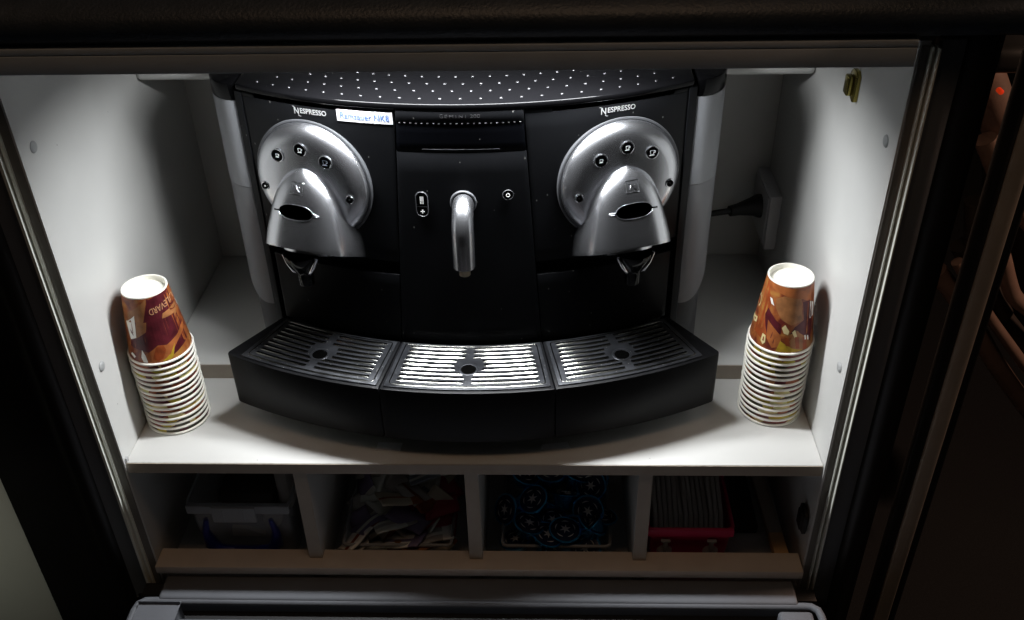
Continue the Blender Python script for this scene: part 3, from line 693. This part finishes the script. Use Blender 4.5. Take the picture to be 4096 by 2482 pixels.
# artwork of the two topmost cups, laid on the cone
def cup_art(side,shapes,texts,ppx):
    o=cups[side]; o.data=me_cup.copy(); o.data.materials[0]=M['cupfront']
    cx,cy=o.location.x,o.location.y; th0=math.atan2(-.806-cy,.0857-cx); o.rotation_euler=(0,0,0)
    mats=[];bm=NB()
    def cone(aa,t,h):
        z=.0835*t+.0005; z=max(.004,min(.0834,z)); th=th0+math.asin(max(-1,min(1,aa))) if abs(aa)<=1 else th0+math.copysign(math.pi/2+(abs(aa)-1),aa)
        r=cup_r(z)+h; return Vector((r*math.cos(th),r*math.sin(th),z))
    for lay,(mn,pts) in enumerate(shapes):
        if mn not in mats: mats.append(mn)
        t=NB(); P=[ppx(*p) for p in pts]
        # densify
        Q=[]; 
        for i in range(len(P)):
            a,b=P[i],P[(i+1)%len(P)]; k=max(1,int(math.hypot(a[0]-b[0],a[1]-b[1])/.08))
            for q in range(k): Q.append((a[0]+(b[0]-a[0])*q/k,a[1]+(b[1]-a[1])*q/k))
        vs=[t.verts.new((x,y,0)) for x,y in Q]; t.faces.new(vs)
        bmesh.ops.triangulate(t,faces=t.faces[:])
        for gx in [i/8 for i in range(-9,10)]:
            bmesh.ops.bisect_plane(t,geom=t.verts[:]+t.edges[:]+t.faces[:],plane_co=(gx,0,0),plane_no=(1,0,0))
        for v in t.verts: v.co=cone(v.co.x,v.co.y,.00006+.00002*lay)
        merge(bm,t,mats.index(mn))
    for mn,s,size,x0,y0,x1,y1,rot in texts:
        if mn not in mats: mats.append(mn)
        A=Vector(ppx(x0,y0)); B=Vector(ppx(x1,y1)); d=B-A; L=d.length; d.normalize(); pnv=Vector((-d.y,d.x))
        t=text_bm(s,size,0,0.004*size,1.0); xs=[v.co.x for v in t.verts]; k=L/(max(xs)-min(xs)); C0=(A+B)/2
        for v in t.verts:
            p=C0+d*(v.co.x*k)+pnv*(v.co.y); v.co=cone(p.x,p.y,.00045)
        merge(bm,t,mats.index(mn))
    # face outwards
    a=finish('printed_artwork',bm,mats,None,smooth=0,local=True,normals=False)
    a.parent=o; a.location=(0,0,0)
def pL(x,y):  # picture of the left cup -> (across, up)
    t=1-(y-285)/505.
    for _ in range(8):
        xc=337+(1-t)*118; w_=172+(1-t)*78; a=(x-xc)/w_; a_=max(-1,min(1,a)); sag=(85+(1-t)*40)*(1-math.sqrt(max(0,1-a_*a_)))-a_*(1-t)*60-a_*38
        t=1-(y+sag-285)/505.
    return (a,t)
shL=[('purple',[(318,300),(520,215),(575,330),(640,500),(700,640),(640,720),(480,770),(560,640),(470,670),(330,640),(215,520),(200,500),(180,330),(215,420),(245,500),(290,500),(300,430),(330,290)]),
 ('orange',[(300,640),(400,635),(470,670),(560,640),(620,560),(628,480),(650,560),(560,690),(470,770),(300,775),(240,740),(222,660)]),
 ('tan',[(165,270),(325,285),(300,430),(322,440),(318,500),(240,495),(250,400),(185,340)]),
 ('tan',[(445,440),(560,370),(570,420),(562,480),(545,525),(540,480),(440,475)]),
 ('white',[(190,350),(240,352),(250,495),(215,480)]),('white',[(560,350),(580,385),(615,440),(610,475),(565,440)]),
 ('white',[(285,595),(310,650),(325,700),(325,725),(300,700),(280,640)]),
 ('rust',[(375,665),(390,640),(440,655),(462,700),(440,745),(400,740),(365,700)]),
 ('yellow',[(225,700),(320,750),(500,745),(530,690),(520,780),(330,790),(225,745)]),
 ('purple',[(505,400),(545,385),(540,405),(515,412)]),('brown',[(500,430),(530,442),(560,425),(540,450),(510,448)]),
 ('brown',[(215,640),(240,740),(310,780),(240,760),(218,700)]),('white',[(215,570),(222,565),(245,610),(235,612)])]
cup_art('left',shL,[('lettering','BOULEVARD',.13,590,300,345,385,0)],pL)
def pR(x,y):
    t=1-(y-272)/515.
    for _ in range(8):
        xc=590-(1-t)*72; w_=172+(1-t)*72; a=(x-xc)/w_; a_=max(-1,min(1,a)); sag=(72+(1-t)*40)*(1-math.sqrt(max(0,1-a_*a_)))+a_*(1-t)*50+a_*18
        t=1-(y+sag-272)/515.
    return (a,t)
shR=[('rust',[(425,190),(380,320),(330,480),(290,640),(345,700),(420,740),(440,560),(460,420),(440,260)]),
 ('orange',[(455,230),(540,270),(700,270),(755,220),(760,310),(690,330),(560,340),(470,310)]),
 ('tan',[(560,345),(680,330),(690,480),(610,540),(540,520),(495,450),(500,380)]),
 ('purple',[(415,530),(440,470),(500,540),(540,560),(540,600),(520,740),(440,700),(420,620)]),
 ('purple',[(690,350),(735,320),(752,440),(745,600),(660,560),(600,610),(640,540),(700,470)]),
 ('orange',[(440,560),(540,640),(540,720),(470,760),(430,700)]),
 ('tan',[(650,560),(750,570),(750,700),(640,720),(600,660)]),
 ('yellow',[(535,680),(620,700),(750,640),(748,730),(640,780),(500,770)]),
 ('white',[(738,330),(757,330),(757,420),(738,450)]),('white',[(452,385),(470,392),(485,440),(462,430)]),
 ('cream2',[(570,550),(600,585),(590,615),(560,615),(545,580)]),('cream2',[(640,560),(655,600),(640,620),(618,585)]),
 ('rust',[(565,640),(600,640),(605,690),(575,700)]),('rust',[(640,610),(668,600),(672,680),(648,690)]),('rust',[(693,590),(720,590),(722,670),(698,680)]),
 ('white',[(705,575),(713,570),(716,600),(708,605)]),('white',[(722,570),(730,565),(733,595),(725,600)]),
 ('cream2',[(375,470),(385,405),(345,410),(340,470),(362,500)]),('rust',[(350,425),(368,420),(364,472),(350,470)]),
 ('cream2',[(310,570),(355,580),(345,625),(300,615)]),('rust',[(322,590),(340,595),(335,610),(318,606)]),
 ('cream2',[(385,740),(400,680),(425,685),(420,740),(400,765)]),('rust',[(398,735),(406,700),(414,702),(410,735)])]
cup_art('right',shR,[],pR)

# ================================================================== SMALL THINGS IN THE NICHE
so=empty('wall_socket',(W,.385,.12),'white surface-mounted socket box on the right wall','socket')
bm=NB(); box(bm,(W-.016,.335,.083),(W-.0002,.442,.164),.002); finish('socket_box',bm,'socket',so)
bm=NB(); box(bm,(W-.0172,.342,.089),(W-.0158,.436,.158),.0006); finish('face_plate',bm,'socket',so)
pc_=empty('power_plug',(W-.02,.375,.125),'black plug and cord leading from the socket to the machine','plug')
bm=NB()
PX=W-.0175
tube(bm,[(PX,.378,.128),(PX-.004,.378,.128),(PX-.012,.376,.128),(PX-.032,.370,.127),(PX-.044,.366,.1265)],[.0165,.0165,.013,.0085,.0075],20)
pg=finish('plug_body',bm,'rubber',pc_)
bm=NB(); tube(bm,[(PX-.04,.367,.1267),(PX-.07,.360,.126),(.27,.350,.125),(.22,.36,.12)],.0042,12); finish('cord',bm,'rubber',pc_)
bm=NB()
ct_=empty('door_catch',(W,.135,.40),'small brass coloured catch block high on the right wall','catch')
prism(bm,[(.121,.384),(.126,.3825),(.136,.3865),(.1425,.392),(.1425,.409),(.137,.414),(.126,.4145),(.121,.410)],lambda y,z:(W-.0003,y,z),lambda y,z:(W-.005,y,z),bev=.0008); finish('base_plate',bm,'brass',ct_)
bm=NB(); box(bm,(W-.0115,.1255,.3885),(W-.0048,.1385,.4085),.0018); finish('catch_block',bm,'brass',ct_)
kn=empty('latch_block',(W,.016,-.103),'black rounded latch low on the right wall under the shelf','latch')
bm=NB(); box(bm,(W-.008,.004,-.119),(W-.0003,.030,-.086),.0055,seg=4); finish('latch_body',bm,'rubber',kn)
bm=NB(); box(bm,(W-.0095,.009,-.114),(W-.0078,.025,-.091),.0008,seg=2); finish('latch_face',bm,'rubber',kn)

# ================================================================== BOXES IN THE CUBBIES
def open_box(name,x0,x1,y0,y1,z0,z1,th,mwall,mrim,label,taper=.008,rimw=.004,rimh=.006,partn='shell'):
    e=empty(name,((x0+x1)/2,(y0+y1)/2,z0),label,'box')
    bm=NB(); t=NB()
    def ring(i,z,o): return [t.verts.new(p) for p in ((x0+i-o,y0+i-o,z),(x1-i+o,y0+i-o,z),(x1-i+o,y1-i+o,z),(x0+i-o,y1-i+o,z))]
    a=ring(taper,z0,0); b=ring(0,z1,0); c_=ring(th,z1,0); d=ring(taper+th,z0+th,0)
    t.faces.new(a[::-1])
    for p,q in ((a,b),(b,c_),(c_,d)):
        for i in range(4): t.faces.new([p[i],p[(i+1)%4],q[(i+1)%4],q[i]])
    t.faces.new(d)
    bmesh.ops.bevel(t,geom=[e_ for e_ in t.edges if abs(e_.verts[0].co.z-e_.verts[1].co.z)>.01],offset=.005,segments=3,affect='EDGES',profile=.5)
    merge(bm,t); finish(partn,bm,mwall,e)
    bm=NB(); tube(bm,[(x0+.006,y0,z1),(x1-.006,y0,z1),(x1-.0015,y0+.0015,z1),(x1,y0+.006,z1),(x1,y1,z1),(x0,y1,z1),(x0,y0+.006,z1),(x0+.0015,y0+.0015,z1)],rimw*.55,8,closed=True)
    r=finish('rim',bm,mrim,e,smooth=60)
    return e
# 1 clear box with blue clips
e=open_box('storage_box',-.359,-.231,.030,.20,-.2045,-.098,.002,'clear','clearrim','clear plastic box with blue side handles, in the leftmost cubby')
bm=NB(); box(bm,(-.359,.0245,-.110),(-.231,.031,-.0965),.0015); finish('rim_band',bm,'clearrim',e)
bm=NB(); box(bm,(-.327,.0215,-.1215),(-.272,.0245,-.0965),.0012); box(bm,(-.313,.0205,-.119),(-.3115,.0218,-.099)); box(bm,(-.2875,.0205,-.119),(-.286,.0218,-.099)); finish('front_grip',bm,'clearrim',e)
for s,xx in ((-1,-.3455),(1,-.2555)):
    bm=NB(); tube(bm,[(xx-.004*s,.034,-.128),(xx,.034,-.150),(xx-.003*s,.034,-.172),(xx+(-.012)*s,.034,-.182),(xx-.03*s,.034,-.184)],[.003,.005,.009,.007,.005],10)
    finish('blue_handle',bm,'bluehandle',e,smooth=60)
bm=NB(); box(bm,(-.338,.0335,-.190),(-.262,.040,-.180),.002); finish('blue_handle',bm,'bluehandle',e)
o=NB(); prism(o,[(-.318,-.172),(-.276,-.172),(-.2755,-.168),(-.300,-.158),(-.317,-.157)],lambda x,z:(x,.046,z),lambda x,z:(x,.052,z)); tag(finish('card_slip',o,'cream',org=(-.30,.05,-.204)),'cream card slip standing inside the clear box with blue handles','card')
o=NB(); lathe(o,[(0,.0),(.010,.004),(.013,.012),(.011,.020),(.006,.026),(0,.028)],Matrix.Translation((-.266,.060,-.165)),14); tag(finish('tissue_ball',o,'paper',org=(-.266,.06,-.17)),'crumpled pale tissue inside the clear box, above the card slip','tissue')
o=NB(); box(o,(-.340,.07,-.150),(-.262,.17,-.12),.012); tag(finish('black_pouch',o,'seatdark',org=(-.30,.12,-.2)),'black pouch filling the clear box with blue handles','pouch')
o=NB(); 
prism(o,[(-.262,.08),(-.243,.07),(-.236,.10),(-.238,.16),(-.258,.17)],lambda x,y:(x,y,-.15+ (y-.07)*.2),lambda x,y:(x,y,-.078+(y-.07)*.1),bev=.004)
tag(finish('paper_bag',o,'paper',org=(-.25,.12,-.15)),'folded pale paper bag standing in the right back corner of the clear box','bag')
# 2 clear box of sachets
e=open_box('sachet_box',-.1715,-.0335,.028,.20,-.2045,-.1665,.002,'clear','clearrim','open clear box heaped with sugar sachets, in the second cubby')
pal=['paper','paper','white','tan','rust','paper','purple','seal','orange','pink','paper','white']
names=['white','grey','cream']
lab=['cream sachet with an orange band lying on top of the heap','red edged sachet at the back of the heap','grey blue sachet at the right back of the heap','white sachet lying across the middle of the heap','dark red sachet on the right side of the heap','greyish sachet on the left side of the heap','pale violet sachet in the front left of the heap','white sachet at the front right corner','small white folded sachet at the front left corner','pale green sachet at the front middle','dark violet sachet in the heap centre','cream sachet lying at the left back','white sachet standing near the rim at front','pinkish sachet lying flat at the front right']
spec=[(-.105,.085,-.128,.3,'cream','orange'),(-.110,.150,-.118,-.1,'rust','brown'),(-.070,.125,-.125,.2,'navygrey','seal'),(-.082,.095,-.135,-.4,'paper','rust'),(-.055,.085,-.145,.15,'wine','wine'),(-.145,.120,-.140,.8,'seal','seal'),(-.140,.070,-.155,.5,'violet','seal'),(-.060,.050,-.160,.1,'paper','white'),(-.155,.048,-.158,.6,'white','rust'),(-.110,.060,-.148,.3,'seal','paper'),(-.090,.068,-.146,-.3,'violet','violet'),(-.150,.155,-.135,.9,'paper','tan'),(-.095,.042,-.160,-.2,'white','violet'),(-.075,.040,-.162,.4,'tan','tan')]
M['navygrey']=mat('grey_blue_paper',(.25,.30,.34),.5); M['violet']=mat('violet_paper',(.22,.18,.30),.5); M['wine']=mat('wine_red_paper',(.35,.02,.04),.45)
for (x,y,z,r,m1,m2),l in zip(spec,lab):
    t=NB(); bmesh.ops.create_grid(t,x_segments=8,y_segments=6,size=1)
    for v in t.verts:
        u,w_=v.co.x,v.co.y; v.co=Vector((u*.027,w_*.018,.0022*(1-u*u)*(1-w_*w_)+.0012*math.sin(u*3+x*80)+.0008*math.cos(w_*4+y*90)))
    g=bmesh.ops.extrude_face_region(t,geom=t.faces[:]); 
    for v in [q for q in g['geom'] if isinstance(q,bmesh.types.BMVert)]: v.co.z-=.0022
    for f in t.faces: f.material_index=1 if f.calc_center_median().x>.016 or abs(f.calc_center_median().y+.004)<.003 else 0
    ro=Matrix.Rotation(r*1.6,4,'Z')@Matrix.Rotation(rad(-18+random.uniform(-14,14)),4,'X')@Matrix.Rotation(random.uniform(-.35,.35),4,'Y'); t.transform(ro)
    bmesh.ops.recalc_face_normals(t,faces=t.faces[:])
    me=bpy.data.meshes.new('sachet'); t.to_mesh(me); t.free(); me.materials.append(M[m1]); me.materials.append(M[m2])
    o=bpy.data.objects.new('sachet',me); link(o); o.location=(x,y,z-.012); tag(o,l+' in the second cubby','sachet','sachets in the clear box')
    for p in me.polygons: p.use_smooth=True
# more sachets filling the heap
kinds=[('paper','white','white'),('cream','orange','cream orange edged'),('seal','seal','pale greenish'),('violet','white','violet'),('wine','wine','dark red'),('white','rust','white rust edged'),('navygrey','seal','grey blue')]
for r_i in range(6):
    for c_i in range(5):
        km=kinds[(r_i*3+c_i*2+r_i//2)%7]; x=-.158+.0275*c_i+random.uniform(-.005,.005); y=.042+.027*r_i+random.uniform(-.004,.004); z=-.182+.0095*r_i+random.uniform(-.004,.005)
        t=NB(); bmesh.ops.create_grid(t,x_segments=7,y_segments=5,size=1); ph=random.uniform(0,6)
        for v in t.verts:
            u,w_=v.co.x,v.co.y; v.co=Vector((u*.022,w_*.015,.0024*(1-u*u)*(1-w_*w_)+.0014*math.sin(u*3+ph)))
        g=bmesh.ops.extrude_face_region(t,geom=t.faces[:])
        for v in [q for q in g['geom'] if isinstance(q,bmesh.types.BMVert)]: v.co.z-=.002
        for f in t.faces: f.material_index=1 if f.calc_center_median().x>.013 else 0
        t.transform(Matrix.Rotation(random.uniform(-1.4,1.4),4,'Z')@Matrix.Rotation(rad(28+random.uniform(-25,25)),4,'X')@Matrix.Rotation(random.uniform(-.6,.6),4,'Y')); bmesh.ops.recalc_face_normals(t,faces=t.faces[:])
        me=bpy.data.meshes.new('sachet'); t.to_mesh(me); t.free(); me.materials.append(M[km[0]]); me.materials.append(M[km[1]])
        o=bpy.data.objects.new('sachet',me); link(o); o.location=(x,y,z)
        tag(o,'%s sachet low in the heap, %s row back, %s from left'%(km[2],['first','second','third','fourth','fifth','sixth'][r_i],['first','second','third','fourth','fifth'][c_i]),'sachet','sachets in the clear box')
        for p in me.polygons: p.use_smooth=True
# 3 clear box with blue foil capsules
e=open_box('capsule_box',.0315,.1675,.028,.20,-.2045,-.1665,.002,'clear','clearrim','open clear box full of blue foil wrapped capsules, in the third cubby')
def capsule_mesh():
    bm=NB(); lathe(bm,[(0,.0),(.010,0),(.0135,.004),(.0175,.017),(.0185,.0185),(.0205,.0190),(.0210,.0198),(.0205,.0206),(.0185,.0206)],None,28,mi=0)
    lathe(bm,[(.0186,.0205),(.0150,.0212),(0,.0216)],None,28,mi=1)
    # six armed pale star and broken ring
    P=[]
    for i in range(12):
        a=math.pi*i/6; r=.0072 if i%2==0 else .0026; P.append((r*math.cos(a),r*math.sin(a)))
    prism(bm,P,lambda x,y:(x,y,.0214),lambda x,y:(x,y,.0222),mi=2)
    for k in range(5):
        tube(bm,[(.0125*math.cos(k*1.257+t),.0125*math.sin(k*1.257+t),.0216) for t in (0,.25,.5,.75)],[.0002,.0007,.0007,.0002],6,mi=2)
    bmesh.ops.recalc_face_normals(bm,faces=bm.faces[:])
    me=bpy.data.meshes.new('foil_capsule'); bm.to_mesh(me); bm.free()
    for m in ('foil','navy','star'): me.materials.append(M[m])
    for p in me.polygons: p.use_smooth=True
    me.set_sharp_from_angle(angle=rad(40)); return me
mc=capsule_mesh()
cs=[(.058,.050,'front left, its star facing up'),(.108,.046,'front centre, between the two brightest'),(.135,.052,'front right, its star facing the camera'),(.083,.040,'front row left of the middle'),(.155,.050,'right front corner by the rim'),
(.047,.085,'left side, second row'),(.078,.088,'second row, with a blue glint on its edge'),(.112,.088,'middle of the heap'),(.145,.086,'second row at the right, pale star'),
(.055,.122,'third row at the left'),(.090,.120,'third row middle'),(.122,.118,'third row right of the middle'),(.152,.120,'third row by the right rim'),
(.070,.155,'back row left'),(.105,.152,'back row middle'),(.138,.150,'back row right, with a blue edge')]
for r_i in range(5):
    for c_i in range(4):
        cs.append((.052+.0305*c_i+(.012 if r_i%2 else 0),.043+.029*r_i,'lower layer, %s row, %s from left'%(['first','second','third','fourth','fifth'][r_i],['first','second','third','fourth'][c_i])))
for i,(x,y,l) in enumerate(cs):
    o=bpy.data.objects.new('foil_capsule',mc); link(o)
    o.location=(x+random.uniform(-.002,.002),y,(-.176 if i<16 else -.194)+(y-.04)*.34+random.uniform(-.002,.003)); o.rotation_euler=(rad(38+random.uniform(-22,22)),rad(random.uniform(-24,24)),random.uniform(0,6.28)) if False else (rad(30+random.uniform(-40,38)),rad(random.uniform(-38,38)),random.uniform(-3,3))
    tag(o,'blue foil capsule in the clear box, '+l,'capsule','blue capsules in the clear box')
# 4 magenta basket with napkins
e=open_box('magenta_box',.2135,.3185,.030,.19,-.2045,-.1375,.003,'pink','pink','magenta plastic box holding pale paper, in the rightmost cubby',taper=.006,rimw=.005)
bm=NB(); box(bm,(.2125,.0275,-.148),(.3195,.0305,-.1365),.001); finish('rim_band',bm,'pink',e)
for x in (.236,.2935):
    bm=NB(); box(bm,(x-.003,.0262,-.176),(x+.003,.0300,-.155),.0012); lathe(bm,[(0,.004),(.006,.003),(.010,0)],Matrix.Translation((x,.031,-.176))@Matrix.Rotation(rad(90),4,'X'),16); box(bm,(x-.006,.0258,-.1575),(x+.006,.0298,-.1535),.001)
    finish('clip',bm,'clearrim',e)
for i in range(14):
    x=.2195+i*.0063; o=NB(); h=-.116+random.uniform(-.006,.005); y1=.165+random.uniform(-.008,.006)
    prism(o,[(.036,-.199),(.036,-.146),(.050,-.132),(.10,h-.004),(y1,h),(y1,-.199)],lambda y,z:(x+(z+.2)*.03,y,z),lambda y,z:(x+.0052+(z+.2)*.03,y,z),bev=.001)
    tag(finish('paper_napkin',o,'paper',org=(x,.1,-.2)),'pale folded napkins standing side by side in the magenta box','napkin','napkins in the magenta box')
# wooden batten and flat grey sleeve
bm=NB(); box(bm,(-.009,-.075,-.006),(.009,-.035,.006),.0008,mi=0); box(bm,(-.0088,-.0352,-.0058),(.0088,.12,.0058),.0006,mi=1)
bm.transform(Matrix.Translation((.3825,.104,-.189))@Matrix.Rotation(rad(2),4,'Z'))
tag(finish('wooden_batten',bm,['wood','woodpale'],org=(.3815,.112,-.202)),'wooden batten with a bare end lying by the right wall','batten')
bm=NB(); box(bm,(.325,.085,-.2042),(.366,.26,-.190),.003); tag(finish('grey_case',bm,'seatdark',org=(.345,.17,-.2042)),'flat dark case between the magenta box and the batten','case')

# ================================================================== BEYOND THE RIGHT FRAME
def sweep(name,pts,r,m,label,cat,group=None,n=16):
    # smooth the path
    P=[Vector(p) for p in pts]
    for _ in range(3):
        Q=[P[0]]
        for a,b in zip(P,P[1:]): Q+= [a*.75+b*.25,a*.25+b*.75]
        Q.append(P[-1]); P=Q
    bm=NB(); L=len(P); rs=[r*(.55+.45*math.sin(math.pi*min(1,max(0,(i+1)/(L+1)))) ) for i in range(L)]
    tube(bm,P,rs,n)
    o=finish(name,bm,m,org=tuple(P[0]),smooth=60)
    return tag(o,label,cat,group)
seat=empty('coach_seat',(.95,.65,-.6),'brown seat with curved padded edges, seen past the right frame','seat')
def seatpart(nm,pts,r,m):
    P=[Vector(p) for p in pts]
    for _ in range(3):
        Q=[P[0]]
        for a,b in zip(P,P[1:]): Q+= [a*.75+b*.25,a*.25+b*.75]
        Q.append(P[-1]); P=Q
    bm=NB(); tube(bm,P,r,16); finish(nm,bm,m,seat,smooth=60)
seatpart('cushion_edge',[(.76,.62,-.13),(.817,.62,-.199),(.846,.62,-.236),(.886,.62,-.297),(.933,.62,-.36),(1.05,.62,-.50)],.017,'seat')
seatpart('cushion_edge',[(.78,.60,-.10),(.829,.60,-.167),(.864,.60,-.215),(.909,.60,-.269),(1.02,.60,-.40)],.010,'seat')
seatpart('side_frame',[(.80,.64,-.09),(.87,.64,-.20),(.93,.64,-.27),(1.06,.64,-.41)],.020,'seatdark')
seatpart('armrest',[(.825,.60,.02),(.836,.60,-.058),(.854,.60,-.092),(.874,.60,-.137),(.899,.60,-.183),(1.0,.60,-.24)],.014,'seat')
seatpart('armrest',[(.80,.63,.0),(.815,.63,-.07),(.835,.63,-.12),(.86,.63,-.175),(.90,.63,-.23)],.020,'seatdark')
seatpart('cushion_edge',[(.78,.62,.115),(.813,.62,.062),(.833,.62,.030),(.863,.62,-.006),(.95,.62,-.09)],.018,'seat')
seatpart('piping',[(.83,.58,.16),(.845,.58,.125),(.86,.58,.08),(.90,.58,.02)],.004,'seat')
seatpart('backrest',[(.70,.66,.30),(.76,.66,.22),(.80,.66,.15),(.86,.66,.06)],.032,'seat')
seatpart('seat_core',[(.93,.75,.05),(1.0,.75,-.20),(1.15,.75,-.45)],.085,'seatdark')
bm=NB(); lathe(bm,[(0,.003),(.0028,.002),(.0042,0),(.0042,-.01),(0,-.01)],Matrix.Translation((.7748,.60,.200))@Matrix.Rotation(rad(90),4,'X'),20)
tag(finish('red_lamp',bm,'redlamp',org=(.7748,.60,.2)),'small glowing red lamp beyond the right frame','lamp')
bm=NB(); box(bm,(.725,.55,.245),(.80,.62,.285),.014,seg=4); tag(finish('black_handle_cover',bm,'black_frame',org=(.76,.66,.26)),'black rounded cover above the red lamp','cover')

# ================================================================== RENDER SETTINGS
S.render.engine='CYCLES'
S.view_settings.view_transform='Standard'; S.view_settings.look='None'; S.view_settings.exposure=0; S.view_settings.gamma=1
S.cycles.max_bounces=10; S.cycles.transparent_max_bounces=12
try: S.cycles.use_denoising=True
except Exception: pass
